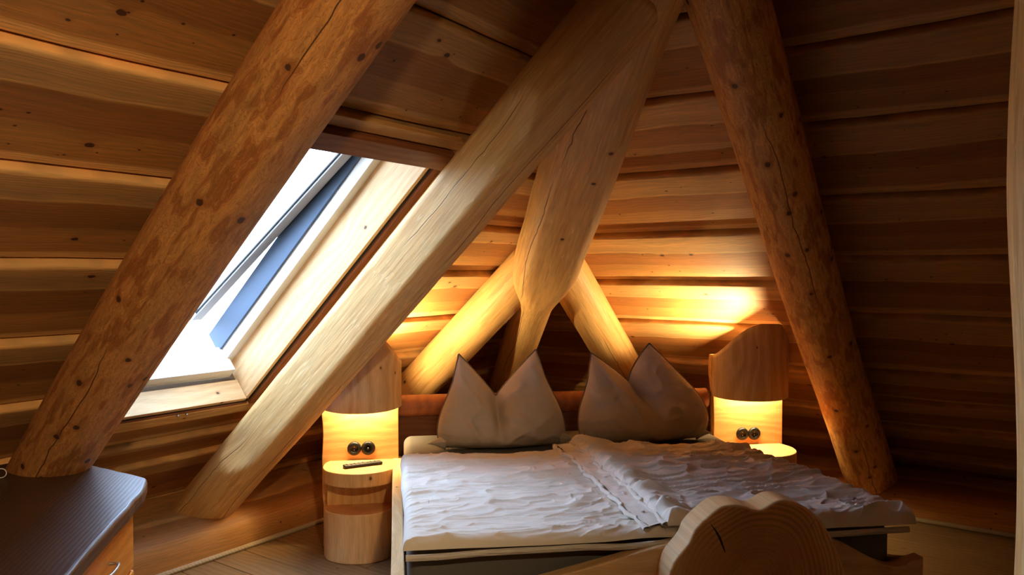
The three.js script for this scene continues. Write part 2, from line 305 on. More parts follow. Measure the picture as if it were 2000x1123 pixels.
// ---------------------------------------------------------------- the rafter logs
// o: radius(t), flat {dir, d(t)}, tint; t runs 0..1 from the foot
function logGeometry(p0, p1, o = {}) {
  const ax = p1.clone().sub(p0), L = ax.length(); ax.normalize();
  const ref = o.ref ?? V(0, 0, 1), e1 = ref.clone().addScaledVector(ax, -ref.dot(ax)).normalize(), e2 = ax.clone().cross(e1);
  const NT = o.nt ?? 56, NL = Math.round(L / (o.dl ?? 0.035)), sd = o.seed ?? 1, col = [];
  const cut = o.flats ?? [];
  const g = sheet(NT, NL + 2, (s, tt) => {
    const row = Math.round(tt * (NL + 2)), t = clamp((row - 1) / NL), end = row === 0 || row === NL + 2 ? 0 : 1;
    const an = s * Math.PI * 2, l = t * L, c = Math.cos(an), d = Math.sin(an);
    let r = o.radius(t) * (1 + 0.020 * noise(c * 1.3 + sd, d * 1.3, l * 1.4) + 0.012 * noise(c * 3, d * 3 + sd, l * 5));
    let k = 0;
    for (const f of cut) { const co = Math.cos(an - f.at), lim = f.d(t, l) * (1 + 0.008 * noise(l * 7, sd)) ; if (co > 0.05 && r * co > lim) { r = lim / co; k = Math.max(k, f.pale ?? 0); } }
    const bx = (o.bend ?? 0.02) * noise(l * 0.5, sd), by = (o.bend ?? 0.02) * noise(l * 0.5, sd + 8);
    col.push(k); r *= end;
    return [p0.clone().addScaledVector(ax, l).addScaledVector(e1, r * c + bx).addScaledVector(e2, r * d + by), s + (o.u0 ?? 0), l / 2.4 + (o.v0 ?? 0)];
  });
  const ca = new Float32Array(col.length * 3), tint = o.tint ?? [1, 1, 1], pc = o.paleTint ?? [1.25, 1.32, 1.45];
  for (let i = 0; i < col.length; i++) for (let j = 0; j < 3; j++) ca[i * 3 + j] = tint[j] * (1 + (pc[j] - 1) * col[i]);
  g.setAttribute('color', new THREE.BufferAttribute(ca, 3)); return g;
}
const D1 = 4.34, D2 = 5.97;
const rafterL = (b, y) => room(y / TAN - D1, y, b), rafterR = (a, y) => room(a, y, y / TAN - D2);
const LOGS = 'rafter logs carrying the sloping board ceiling';
packing(one('rafter_log', logGeometry(rafterL(-1.525, 0.12), rafterL(-1.515, CEIL + 0.02), { radius: (t) => 0.140 + 0.014 * t, seed: 3, u0: 0.1, bend: 0.015 }), logFlame, 'thick red-brown flame-figured rafter log left of the roof window, rising from the dark-topped dresser', 'rafter log', LOGS), ML, 1.665, 0.9, CEIL / SI);
{
  // hewn flat on the side that faces the roof window
  const p0 = rafterL(-2.665, 0.05), p1 = rafterL(-2.665, 2.70), L = p0.distanceTo(p1), yb = (t) => p0.y + (p1.y - p0.y) * t;
  const d = (t) => { const y = yb(t); return 0.106 + 0.06 * (1 - step(0.50, 0.68, y)) + 0.06 * step(2.18, 2.42, y); };
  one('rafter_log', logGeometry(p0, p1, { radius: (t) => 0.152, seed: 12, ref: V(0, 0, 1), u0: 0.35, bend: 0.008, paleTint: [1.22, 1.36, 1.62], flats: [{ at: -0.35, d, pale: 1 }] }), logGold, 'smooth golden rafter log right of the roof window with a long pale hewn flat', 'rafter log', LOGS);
}
{
  const hd = V(0.246, 0.88, 1.393), P = V(0.226, 1.754, -4.46), at = (k) => P.clone().addScaledVector(hd, k), k0 = -1.78, k1 = 1.85;
  one('rafter_log', logGeometry(at(k0), at(k1), { radius: (t) => { const k = k0 + (k1 - k0) * t; return 0.126 + 0.074 * step(-0.40, -0.08, k) - 0.03 * step(0.3, 1.0, k); }, seed: 20, u0: 0.6, bend: 0.01, flats: [{ at: 0.15, d: (t) => 0.165, pale: 0.15 }] }), logGold, 'thickest hip rafter log in the middle, above the gap between the pillows', 'rafter log', LOGS);
}
packing(one('rafter_log', logGeometry(rafterR(-1.035, 0.1), rafterR(-1.06, CEIL + 0.02), { radius: (t) => 0.168 - 0.014 * step(0, 0.3, t) + 0.006 * step(0.6, 1, t), seed: 31, u0: 0.2, v0: 0.4, bend: 0.035, tint: [1.12, 1.24, 1.15] }), logFlame, 'cracked rafter log right of the bed, in front of the right bedside lamp', 'rafter log', LOGS), MR, -1.135, 0.45, CEIL / SI);
// the two jack rafters lie tight against the boards
const jackL = (b, y) => room(y / TAN - 4.52, y, b), jackR = (a, y) => room(a, y, y / TAN - 6.14);
one('rafter_log', logGeometry(jackL(-3.965, 0.1), jackL(-3.965, 1.68), { radius: (t) => 0.130 + 0.008 * t, seed: 44, u0: 0.8, v0: 0.2, bend: 0.01 }), logGold, 'short lamp-lit jack rafter log running down left of the hip log behind the left pillow', 'rafter log', LOGS);
one('rafter_log', logGeometry(jackR(-2.585, 0.1), jackR(-2.585, 1.86), { radius: (t) => 0.143, seed: 52, u0: 0.3, v0: 0.7, bend: 0.01 }), logGold, 'short lamp-lit jack rafter log running down right of the hip log behind the right pillow', 'rafter log', LOGS);
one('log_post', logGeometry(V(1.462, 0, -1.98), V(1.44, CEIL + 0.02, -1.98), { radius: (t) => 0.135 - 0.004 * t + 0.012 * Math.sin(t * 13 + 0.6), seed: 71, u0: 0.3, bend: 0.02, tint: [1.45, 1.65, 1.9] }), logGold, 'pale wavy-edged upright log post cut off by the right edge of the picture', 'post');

// ---------------------------------------------------------------- the roof window
{
  const w = structure('window_1'), [q0, q1, w0, w1] = HOLE, put = (name, sx, sy, sz, q, wv, n, grain, mat, off = 0, label) => { const m = part(name, xf(plank(sx, sy, sz, grain, 0.003, off).translate(q, wv, n), ML), mat, w, label); return m; };
  const qm = (q0 + q1) / 2, wm = (w0 + w1) / 2, W = q1 - q0, H = w1 - w0, dep = 0.20, T = 0.022;
  // reveal boards: their inner faces stand in the opening
  put('reveal_board', T, H, dep + 0.05, q1 - T / 2 + 0.004, wm, -dep / 2 + 0.03, 'y', pale, 0.3);
  put('reveal_board', T, H, dep + 0.05, q0 + T / 2, wm, -dep / 2 + 0.03, 'y', pale, 1.3);
  put('reveal_board', W - 2 * T, T, 0.13, qm, w0 + T / 2, 0.0, 'x', pale, 0.7);
  put('reveal_board', W - 2 * T, T, dep + 0.05, qm, w1 - T / 2, -dep / 2 + 0.03, 'x', pale, 1.9);
  // dark rail of the blind all round, then the red-brown casing and its outer strip
  for (const s of [0, 1]) {
    const qq = s ? q1 : q0, dir = s ? 1 : -1;
    put('blind_rail', 0.008, H, 0.02, qq + dir * 0.008, wm, 0.052, 'y', blackMatt);
    put('casing', 0.045, H + 0.06, 0.03, qq + dir * 0.036, wm, 0.060, 'y', reddish, 0.2 + s);
    put('casing_strip', 0.028, H + 0.12, 0.045, qq + dir * 0.074, wm, 0.055, 'y', honey, 0.9 + s);
    for (const f of [0.12, 0.37, 0.62, 0.87]) put('spacer_block', 0.03, 0.16, 0.03, qq + dir * 0.10, w0 + H * f, 0.05, 'y', reddish, f);
  }
  put('blind_rail', W, 0.010, 0.02, qm, w0 - 0.006, 0.055, 'x', blackMatt);
  put('blind_rail', W, 0.012, 0.022, qm, w0 - 0.022, 0.058, 'x', reddish, 0.4);
  put('casing', W + 0.15, 0.075, 0.03, qm, w0 - 0.066, 0.058, 'x', honey, 0.4);
  put('casing', W + 0.18, 0.05, 0.035, qm, w1 + 0.035, 0.060, 'x', honey, 1.4);
  const cas = put('blind_cassette', W + 0.06, 0.085, 0.065, qm + 0.005, w1 - 0.040, 0.088, 'x', reddish, 1.1, 'dark red-brown roller blind box across the top of the roof window');
  const clip = part('clip', xf(plank(0.03, 0.012, 0.012, 'x', 0.003).translate(q1 + 0.015, w1 - 0.03, 0.124), ML), steel, cas);
  for (const dq of [-0.42, -0.37]) { const k = new THREE.LatheGeometry([[0, 0.018], [0.006, 0.017], [0.008, 0.012], [0.005, 0.006], [0.005, 0]].map(([x, y]) => new THREE.Vector2(x, y)), 16).rotateX(Math.PI / 2); part('blind_knob', xf(k.translate(q1 + dq, w0 - 0.022, 0.068), ML), steel, w); }
  // fixed frame at the bottom of the reveal, and the sash, hung at the top and open a little
  const F = 0.055, nF = -dep - 0.005;
  put('window_frame', F, H, 0.10, q1 - F / 2 - 0.012, wm, nF - 0.02, 'y', whitePaint); put('window_frame', F, H, 0.10, q0 + F / 2 + 0.012, wm, nF - 0.02, 'y', whitePaint);
  put('window_frame', W - 0.10, 0.07, 0.16, qm, w0 + 0.045, nF + 0.03, 'x', whitePaint); put('window_frame', W - 0.10, F, 0.10, qm, w1 - F / 2 - 0.015, nF - 0.02, 'x', whitePaint);
  for (const q of [q1 - 0.075, q0 + 0.075]) put('frame_upstand', 0.012, H - 0.1, 0.13, q, wm, nF - 0.10, 'y', greyMetal);
  const sash = new THREE.Group(); sash.name = 'sash'; w.add(sash);
  const open = new THREE.Matrix4().makeTranslation(0, w1 - 0.05, nF - 0.05).multiply(new THREE.Matrix4().makeRotationX(0.13)).multiply(new THREE.Matrix4().makeTranslation(0, -(w1 - 0.05), -(nF - 0.05)));
  const MS = ML.clone().multiply(open), sp = (name, sx, sy, sz, q, wv, n, mat) => part(name, xf(plank(sx, sy, sz, 'y', 0.004).translate(q, wv, n), MS), mat, sash);
  const sashPaint = std({ color: new THREE.Color().setRGB(0.42, 0.42, 0.42), roughness: 0.6 }), sW = W - 0.19, sH = H - 0.12, sq = qm, sw = wm;
  sp('stile', 0.06, sH, 0.06, sq + sW / 2 - 0.03, sw, nF - 0.05, sashPaint); sp('stile', 0.06, sH, 0.06, sq - sW / 2 + 0.03, sw, nF - 0.05, sashPaint);
  sp('rail', sW - 0.12, 0.06, 0.06, sq, sw + sH / 2 - 0.03, nF - 0.05, whitePaint); sp('rail', sW - 0.12, 0.06, 0.06, sq, sw - sH / 2 + 0.03, nF - 0.05, whitePaint);
  sp('gasket', 0.006, sH - 0.12, 0.01, sq + sW / 2 - 0.063, sw, nF - 0.035, blackMatt);
  sp('cover_strip', 0.012, sH + 0.02, 0.075, sq + sW / 2 + 0.010, sw, nF - 0.075, greyMetal); sp('cover_strip', 0.012, sH + 0.02, 0.075, sq - sW / 2 - 0.010, sw, nF - 0.075, greyMetal);
  part('pane', xf(new THREE.PlaneGeometry(sW - 0.12, sH - 0.12).translate(sq, sw, nF - 0.05), MS), glass, sash);
}

// ---------------------------------------------------------------- the bed
const BED = V(0.56, 0, -2.82), BT = 8.5 * Math.PI / 180;
const fromBed = (x, y, z) => V(BED.x + x * Math.cos(BT) + z * Math.sin(BT), y, BED.z - x * Math.sin(BT) + z * Math.cos(BT));
const DISC = [[-0.06, 0.50], [-0.051, 0.578], [-0.027, 0.63], [0.019, 0.684], [0.043, 0.731], [0.089, 0.773], [0.133, 0.803], [0.178, 0.81], [0.223, 0.802], [0.25, 0.792], [0.28, 0.787], [0.301, 0.796], [0.337, 0.814], [0.377, 0.817], [0.435, 0.797], [0.478, 0.769], [0.519, 0.727], [0.563, 0.652], [0.589, 0.59], [0.605, 0.539], [0.61, 0.46], [0.585, 0.38], [0.53, 0.31], [0.44, 0.265], [0.33, 0.245], [0.2, 0.25], [0.09, 0.29], [0.0, 0.36], [-0.05, 0.43]];
function extrude(shape, depth, bevel, uvf, seg = 2) {
  const g = new THREE.ExtrudeGeometry(shape, { depth: depth - 2 * bevel, bevelEnabled: bevel > 0, bevelThickness: bevel, bevelSize: bevel, bevelOffset: -bevel, bevelSegments: seg, curveSegments: 24 }); g.translate(0, 0, bevel);
  const p = g.attributes.position, uv = g.attributes.uv; for (let i = 0; i < p.count; i++) uv.setXY(i, ...uvf(p.getX(i), p.getY(i), p.getZ(i), i)); return g;
}
{
  const bed = thing('bed', 'double bed of pale wood with a curved footboard, a tree-slice disc and a log headboard', 'bed', BED, BT);
  // footboard: top edge sweeps up to the disc
  const fs = new THREE.Shape(); fs.moveTo(-1.0, 0.12); fs.lineTo(1.0, 0.12); fs.lineTo(1.0, 0.535); fs.lineTo(0.955, 0.525); fs.bezierCurveTo(0.90, 0.495, 0.86, 0.505, 0.80, 0.535); fs.bezierCurveTo(0.70, 0.59, 0.60, 0.655, 0.42, 0.675); fs.bezierCurveTo(0.2, 0.69, 0.0, 0.645, -0.2, 0.595); fs.bezierCurveTo(-0.5, 0.53, -0.75, 0.47, -0.90, 0.47); fs.lineTo(-1.0, 0.50); fs.closePath();
  part('footboard', extrude(fs, 0.06, 0.006, (x, y, z) => [x / 2, y + z]).translate(0, 0, 0.02), pale, bed);
  const ds = new THREE.Shape(); ds.moveTo(...DISC[0]); ds.splineThru([...DISC.slice(1), DISC[0]].map((q) => new THREE.Vector2(...q)));
  const disc = part('tree_slice', mergeVertices(extrude(ds, 0.12, 0.008, (x, y) => [(x + 0.06) / 0.68, (y - 0.24) / 0.68], 3)).translate(0, 0, 0.08), [ringMat, pale], bed, 'large tree slice with growth rings, notched at the top');
  const crack = (pts, wd) => sheet(pts.length - 1, 1, (s, t) => { const i = Math.round(s * (pts.length - 1)), q = pts[i], k = wd * Math.sin(Math.PI * (0.12 + 0.88 * (1 - s))) * (t - 0.5); return [V(q[0] + k, q[1] + k * 0.7, 0.2006), s, t]; });
  part('crack', crack([[0.062, 0.735], [0.085, 0.705], [0.10, 0.68], [0.112, 0.65], [0.122, 0.625]].map(([x, y]) => [x + 0.03, y + 0.02]), 0.007), blackMatt, disc); part('crack', crack([[0.492, 0.752], [0.478, 0.735], [0.466, 0.715]], 0.004), blackMatt, disc);
  for (const s of [-1, 1]) { // side rails with a dipped top edge
    const sh = new THREE.Shape(); sh.moveTo(0, 0.10); sh.lineTo(1.98, 0.10); sh.lineTo(1.98, 0.505); sh.lineTo(1.42, 0.505); sh.bezierCurveTo(1.15, 0.50, 1.1, 0.42, 0.85, 0.40); sh.bezierCurveTo(0.6, 0.39, 0.35, 0.40, 0, 0.52); sh.closePath();
    part('side_rail', extrude(sh, 0.055, 0.006, (x, y, z) => [x / 2, y + z]).rotateY(Math.PI / 2).translate(s > 0 ? 0.945 : -1.0, 0, 0.02), pale, bed);
  }
  const hp = part('headboard_panel', plank(2.0, 0.62, 0.04, 'x', 0.004, 0.4).translate(0, 0.43, -2.00), darkWood, bed);
  part('headboard_log', new THREE.CylinderGeometry(0.066, 0.066, 2.0, 28, 30).rotateZ(Math.PI / 2).translate(0, 0.800, -2.01), reddish, bed);
  for (const x of [-0.9, 0.9]) for (const z of [-1.9, -0.1]) part('leg', plank(0.09, 0.14, 0.09, 'y').translate(x, 0.07, z), pale, bed);
  part('slat_base', plank(1.86, 0.05, 1.9, 'x').translate(0, 0.30, -0.97), pale, bed);

  // mattress in a fitted sheet
  const mg = new RoundedBoxGeometry(1.87, 0.305, 1.94, 5, 0.045); { const p = mg.attributes.position; for (let i = 0; i < p.count; i++) { const x = p.getX(i), z = p.getZ(i), y = p.getY(i); if (y > 0) p.setY(i, y + 0.006 * noise(x * 2, z * 2)); } mg.computeVertexNormals(); }
  one('mattress', mg, sheetMat, 'mattress in a taupe fitted sheet lying in the bed frame', 'mattress', undefined, fromBed(0, 0.479, -0.985), BT);
}
function wrinkle(x, z, sd, str = 1) { // folds run mostly across the bed
  const wx = x + 0.10 * noise(x * 3, z * 3, sd), wz = z + 0.06 * noise(x * 2.2, z * 4, sd + 4), tilt = wz + 0.16 * wx;
  const rid = (v) => { const a = 1 - Math.min(1, Math.abs(v) * 2.4); return a * a; };
  return str * (0.012 * rid(noise(wx * 2.2, tilt * 9, sd)) + 0.009 * rid(noise(wx * 4.5 + 3, tilt * 20, sd + 2)) + 0.0045 * rid(noise(wx * 11, tilt * 40, sd + 6)) + 0.0022 * noise(wx * 22, wz * 60, sd + 8) + 0.012 * noise(x * 2.5, z * 2.5, sd + 11));
}
// a quilt: two sheets that meet in a seam. edge(s,t) gives the plan position, base the underside height
function quilt(plan, base, thick, rad, sd, NX, NZ, str) {
  const top = (s, t, up) => {
    const [x, z] = plan(s, t), wS = plan(1, t)[0] - plan(0, t)[0], wT = Math.abs(plan(s, 1)[1] - plan(s, 0)[1]);
    const d = Math.min(s * wS, (1 - s) * wS, t * wT, (1 - t) * wT), e = Math.min(1, d / rad), k = Math.sqrt(Math.max(0, 1 - (1 - e) * (1 - e)));
    const y = up ? base(x, z) + 0.006 + (thick + wrinkle(x, z, sd, str)) * k : base(x, z) + 0.006 - 0.002 * k;
    return [V(x, y, z), x * 0.9, z * 0.9];
  };
  const gr = (k) => k < 0.12 ? 0.12 * Math.pow(k / 0.12, 1.6) : k > 0.88 ? 1 - 0.12 * Math.pow((1 - k) / 0.12, 1.6) : k;
  return mergeGeometries([sheet(NX, NZ, (s, t) => top(gr(s), gr(t), true), true), sheet(NX >> 2, NZ >> 2, (s, t) => top(gr(s), gr(t), false))]);
}
const MT = 0.632;
{
  const plan = (s, t) => { const z = -1.27 + t * 1.315 - 0.01 * (s) * (1 - t) + 0.012 * noise(s * 6, t < 0.5 ? 1 : 5) * (t < 0.1 || t > 0.9 ? 1 : 0.0); return [-0.955 + s * (1.05) + 0.008 * noise(z * 5, 3) * (s < 0.1 ? 1 : 0), z]; };
  const q = thing('duvet', 'left duvet, flat pale linen with fine creases, bluish in the daylight from the roof window', 'duvet', BED, BT);
  part('cover', quilt(plan, (x, z) => MT + 0.012 * step(-0.05, 0.0, z), 0.034, 0.04, 5, 230, 260, 1), duvetMat, q);
  for (const [xa, xb] of [[-0.945, 0.075]]) part('hem', sheet(90, 8, (s, t) => { const a = t * Math.PI * 2, x = xa + s * (xb - xa); return [V(x, MT - 0.001 + 0.012 * Math.sin(a) + 0.005 * noise(x * 6, 2), 0.046 + 0.009 * Math.cos(a) + 0.006 * noise(x * 5, 8)), x, t]; }), duvetMat, q);
}
{
  const edgeX = (z) => -0.045 + 0.03 * (z + 1.3) + 0.012 * noise(z * 7, 2);
  const plan = (s, t) => { const r = 0.86 + 0.13 * step(0.0, 0.6, t), z0 = -1.335 + 0.18 * s * s + 0.02 * noise(s * 4, 9), z1 = 0.05 + 0.012 * noise(s * 6, 4), z = z0 + t * (z1 - z0), l = edgeX(z); return [l + s * (r - l), z]; };
  const base = (x, z) => MT + 0.040 * (1 - step(0.02, 0.20, x)) + 0.004 + 0.012 * step(-0.05, 0.0, z);
  const q = thing('duvet', 'right duvet, rumpled linen overlapping the left one, its open buttoned edge showing', 'duvet', BED, BT);
  part('cover', quilt(plan, base, 0.050, 0.045, 17, 230, 260, 1.55), duvetMat, q);
  part('hem', sheet(90, 8, (s, t) => { const a = t * Math.PI * 2, x = 0.10 + s * 0.86; return [V(x, MT - 0.001 + 0.012 * Math.sin(a) + 0.005 * noise(x * 6, 12), 0.050 + 0.009 * Math.cos(a) + 0.006 * noise(x * 5, 18)), x, t]; }), duvetMat, q);
  // the open end of the cover: a strip between two ruffled edges
  part('inner_flap', sheet(10, 160, (s, t) => { const z = -1.30 + t * 1.33, x = edgeX(z) - 0.075 + s * 0.12; return [V(x, MT + 0.062 + 0.012 * s + 0.006 * noise(x * 30, z * 22, 3), z), x, z]; }, true), duvetMat, q);
  for (const [dx, h, am] of [[-0.082, 0.068, 1], [0.004, 0.082, 1.2]]) part('ruffled_edge', sheet(8, 260, (s, t) => { const a = s * Math.PI * 2, z = -1.31 + t * 1.35, x = edgeX(z) + dx + am * (0.010 * noise(z * 14, dx * 40) + 0.006 * noise(z * 38, 4)); return [V(x + 0.011 * Math.cos(a) * (1 + 0.5 * noise(z * 30, 7)), MT + h - 0.012 + 0.010 * Math.sin(a) + 0.006 * noise(z * 24, dx * 9), z), s * 0.1, z]; }), duvetMat, q);
  for (let i = 0; i < 5; i++) { const z = -1.1 + i * 0.25; part('button', new THREE.LatheGeometry([[0, 0.004], [0.006, 0.005], [0.009, 0.003], [0.009, 0]].map((k) => new THREE.Vector2(...k)), 14).translate(edgeX(z) - 0.035, MT + 0.072, z), whitePaint, q); }
}
// pillows stood on edge, dented in the middle of the top
function pillow(name, label, x, z, o) {
  const g = thing(name, label, 'pillow', fromBed(x, MT + 0.002, z), BT + (o.turn ?? 0), 'dented pillows at the head of the bed');
  const N = 72, top = (u) => o.top(u), pt = (s, t, side) => {
    const u = s * 2 - 1, sideBulge = 0.05 * Math.sin(Math.PI * Math.min(1, t * 1.4)), hw = o.wb + (o.wt - o.wb) * Math.pow(t, o.pw ?? 1.1) + sideBulge * (1 - t);
    const X = u * hw + (o.cx ?? 0) * t + (u > 0 ? (o.rb ?? 0) * u * Math.sin(Math.PI * Math.pow(t, 0.8)) : 0), Hh = top(u), y0 = 0.012 * u * u, Y = y0 + (Hh - y0) * t;
    const ed = Math.pow(Math.max(0, (1 - Math.pow(Math.abs(u), 2.6)) * (1 - Math.pow(Math.abs(2 * t - 1), 2.4))), 0.55), low = 1 - 0.45 * t;
    let T = o.thick * ed * low; const cr = Math.exp(-Math.pow((u - o.notch - (o.slant ?? 0) * (1 - t)) / (0.05 + 0.09 * t), 2)) * step(o.creaseFrom, 0.8, t);
    T *= 1 - 0.92 * cr;
    const lean = -0.10 * t * t + 0.03 * cr * 0, wr = ed * (0.011 * noise(X * 14, Y * 9, o.sd) + 0.020 * Math.max(0, 1 - 3 * Math.abs(noise(X * 7 + Y * 5, Y * 9 - X * 4, o.sd + 3))) * (side > 0 ? 1 : 0) + 0.004 * noise(X * 34, Y * 26, o.sd));
    return [V(X, Y, side * (T + wr) + lean), X * 0.8 + 0.5, Y * 0.8];
  };
  part('cover', mergeGeometries([sheet(N, N, (s, t) => pt(s, t, 1)), sheet(N, N, (s, t) => pt(s, t, -0.8), true)]), pillowMat, g);
  const path = []; for (let i = 0; i <= 20; i++) path.push(pt(0, i / 20, 0)[0]); for (let i = 1; i <= 60; i++) path.push(pt(i / 60, 1, 0)[0]); for (let i = 1; i <= 20; i++) path.push(pt(1, 1 - i / 20, 0)[0]);
  part('piping', new THREE.TubeGeometry(new THREE.CatmullRomCurve3(path), 240, 0.0045, 7), pipingMat, g);
  for (const s of [-1, 1]) { // the two lower corners of the cover stick out as ears
    part('corner', sheet(8, 8, (a, b) => { const t = a, r = 0.055 * (1 - t) * (1 - 0.3 * t); return [V(s * (o.wb - 0.03 + 0.10 * t), 0.03 + 0.05 * (1 - t) * 0.4 + r * Math.sin(b * 6.283) * 0.9 * (1 - 0.2 * t) + 0.008 * t, 0.02 + r * Math.cos(b * 6.283) * 0.5), a * 0.1, b * 0.1]; }), pillowMat, g);
  }
  return g;
}
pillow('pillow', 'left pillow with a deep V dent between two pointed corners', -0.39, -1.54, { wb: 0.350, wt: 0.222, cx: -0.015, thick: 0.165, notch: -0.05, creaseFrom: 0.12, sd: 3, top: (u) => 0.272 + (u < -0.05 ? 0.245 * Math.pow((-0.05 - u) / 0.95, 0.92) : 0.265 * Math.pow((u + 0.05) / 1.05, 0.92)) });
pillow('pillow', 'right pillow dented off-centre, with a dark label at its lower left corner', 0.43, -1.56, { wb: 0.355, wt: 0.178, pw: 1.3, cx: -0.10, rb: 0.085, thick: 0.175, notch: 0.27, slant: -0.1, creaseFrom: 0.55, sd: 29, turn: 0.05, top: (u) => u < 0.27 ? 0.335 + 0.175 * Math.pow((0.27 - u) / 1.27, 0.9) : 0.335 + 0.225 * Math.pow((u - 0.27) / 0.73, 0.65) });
{ const p = scene.children.at(-1); part('care_label', plank(0.022, 0.012, 0.004).rotateZ(0.4).translate(-0.372, 0.062, 0.05), blackMatt, p, 'small dark label'); }

// ---------------------------------------------------------------- bedside stumps with a lamp hood
function nightstand(label, pos, s, side) { // side: +1 hood low on the right (left stand), -1 low on the left
  const g = thing('nightstand', label, 'nightstand', pos, BT, 'log bedside tables with lamp hoods'), z0 = -0.11, R = 0.215 * s;
  const round = (y0, y1, r, bev, sd) => { // a stump cut flat at the back
    const sh = new THREE.Shape(), N = 72, pts = []; const lim = Math.asin(clamp(z0 / r, -1, 1));
    for (let i = 0; i <= N; i++) { const a = lim + (Math.PI - 2 * lim) * i / N; const q = r * (1 + 0.022 * noise(Math.cos(a) * 1.6 + sd, Math.sin(a) * 1.6) + 0.006 * noise(a * 5, sd)); pts.push(new THREE.Vector2(q * Math.cos(a), -q * Math.sin(a))); }
    sh.setFromPoints(pts); const e = extrude(sh, y1 - y0, bev, (x, y, z) => [0, 0], 2); e.rotateX(-Math.PI / 2).translate(0, y0, 0);
    const p = e.attributes.position, n = e.attributes.normal, uv = e.attributes.uv; for (let i = 0; i < p.count; i++) { if (Math.abs(n.getY(i)) > 0.6) uv.setXY(i, 0.45 + p.getX(i) * 1.4, 0.45 + p.getZ(i) * 1.4); else uv.setXY(i, p.getY(i) / 2 + sd, Math.atan2(p.getX(i), p.getZ(i)) * r); }
    return e;
  };
  part('stump_base', round(0, 0.275, R, 0.005, 1.3), [ringPale, pale], g);
  part('table_top', round(0.425, 0.505, R * 1.02, 0.008, 1.3), [ringPale, pale], g);
  part('neck', plank(0.385 * s, 0.15, 0.12, 'y').translate(0, 0.35, z0 + 0.06), honey, g);
  // wavy-edged back board
  const bs = new THREE.Shape(), hb = side > 0 ? 0.98 : 1.085, L = [], Rr = []; for (let i = 0; i <= 24; i++) { const y = hb * i / 24; L.push(new THREE.Vector2(-0.226 * s + 0.012 * noise(y * 6, side * 3), y)); Rr.push(new THREE.Vector2(0.216 * s + 0.003 * noise(y * 3, 9), y)); }
  bs.setFromPoints([...L.reverse(), ...Rr]);
  part('back_board', extrude(bs, 0.055, 0.004, (x, y, z) => [x / 2 + 0.3 + side * 0.2, y + z]).translate(0, 0, z0 - 0.055), honey, g);
  // hood: hollow half log over the lamp, open above and below, its top cut slanting
  const rx = 0.229 * s, rz = 0.205, yb = 0.825, N = 48, roofAt = (x, z) => { const p = pos.clone().add(V(x * Math.cos(BT) + z * Math.sin(BT), 0, -x * Math.sin(BT) + z * Math.cos(BT))); return Math.min((p.dot(nL) + DL) * TAN, (p.dot(nR) + DR) * TAN) - 0.05; };
  const yt = (a, k) => { const c = Math.cos(a) * side; const y = c > 0.0 ? 1.295 - 0.205 * Math.pow(c, 2.2) : 1.295 - 0.02 * c * c; return Math.min(y, roofAt(rx * k * Math.cos(a), z0 + rz * k * Math.sin(a))); };
  const wob = (a) => 1 + 0.015 * noise(Math.cos(a) * 2 + side * 4, Math.sin(a) * 2), rim = (a, k, f) => { const b = yb - 0.012 * Math.sin(a); return [V(rx * k * wob(a) * Math.cos(a), b + (yt(a, k) - b) * f, z0 + 0.001 + rz * k * wob(a) * Math.sin(a)), 0, 0]; };
  const hood = sheet(N, 23, (s_, t) => { const a = s_ * Math.PI, i = Math.round(t * 23), k = i < 11 ? 1 : 0.86, f = i < 11 ? i / 10 : i < 22 ? 1 - (i - 11) / 10 : 0; const q = i >= 22 ? rim(a, i === 22 ? 0.86 : 1, 0) : rim(a, k, f); return [q[0], q[0].y / 2 + side * 0.3, a * 0.28 + 0.2 + k]; }, true);
  part('lamp_hood', mergeVertices(hood, 1e-5), hoodMat, g, 'half-log lamp hood, hollow, with a slanting top');
  // led strip behind the hood, lighting up and down
  const bar = part('led_strip', plank(0.30, 0.022, 0.03, 'x', 0.004).translate(0, 0.905, z0 + 0.04), glow, g, 'warm glowing lamp strip');
  part('led_strip', plank(0.08, 0.02, 0.03, 'x', 0.004).rotateZ(-side * 0.80).translate(side * 0.141 * s, 1.073, z0 + 0.07), glow, g, 'warm glowing lamp strip');
  for (const [x, y, ang, I, w] of [[0, 0.888, -1, LAMP_DOWN, 0.30], [side * 0.150 * s, 1.084, 1, LAMP_UP, 0.07]]) { const l = new THREE.RectAreaLight(WARM, I, w, 0.03); l.position.set(x, y, z0 + (ang < 0 ? 0.04 : 0.07)); if (ang < 0) l.rotation.x = -Math.PI / 2; else l.quaternion.setFromUnitVectors(V(0, 0, -1), V(side * 0.88, 0.48, 0).normalize()); g.add(l); }
  // pair of round black sockets
  const prof = [[0, 0.004], [0.018, 0.004], [0.020, 0.014], [0.024, 0.018], [0.034, 0.016], [0.040, 0.010], [0.041, 0]].map((k) => new THREE.Vector2(...k));
  for (const dx of [-0.045, 0.036]) {
    const sk = part('socket', new THREE.LatheGeometry(prof, 40).rotateX(Math.PI / 2).translate(dx, 0.573, z0), blackGloss, g);
    if (dx < 0 === side > 0 || side < 0) { for (const d of [-0.009, 0.009]) part('pin_hole', new THREE.CylinderGeometry(0.0026, 0.0026, 0.002, 12).rotateX(Math.PI / 2).translate(dx + d * 0, 0.573 + d, z0 + 0.0045), steel, sk); }
    else part('switch_knob', new THREE.LatheGeometry([[0, 0.022], [0.006, 0.021], [0.008, 0.012], [0.012, 0.004]].map((k) => new THREE.Vector2(...k)), 20).rotateX(Math.PI / 2).translate(dx, 0.573, z0), blackGloss, sk);
  }
  return shadows(g);
}
const ringPale = std({ map: ringMat.map, roughness: 0.6, color: new THREE.Color().setRGB(1.35, 1.4, 1.45) });
const hoodTex = planedTexture(41, [214, 188, 144], [184, 152, 110], 9, 1024, 9), hoodMat = std({ map: hoodTex, roughness: 0.6, bumpMap: hoodTex, bumpScale: 0.0008 });
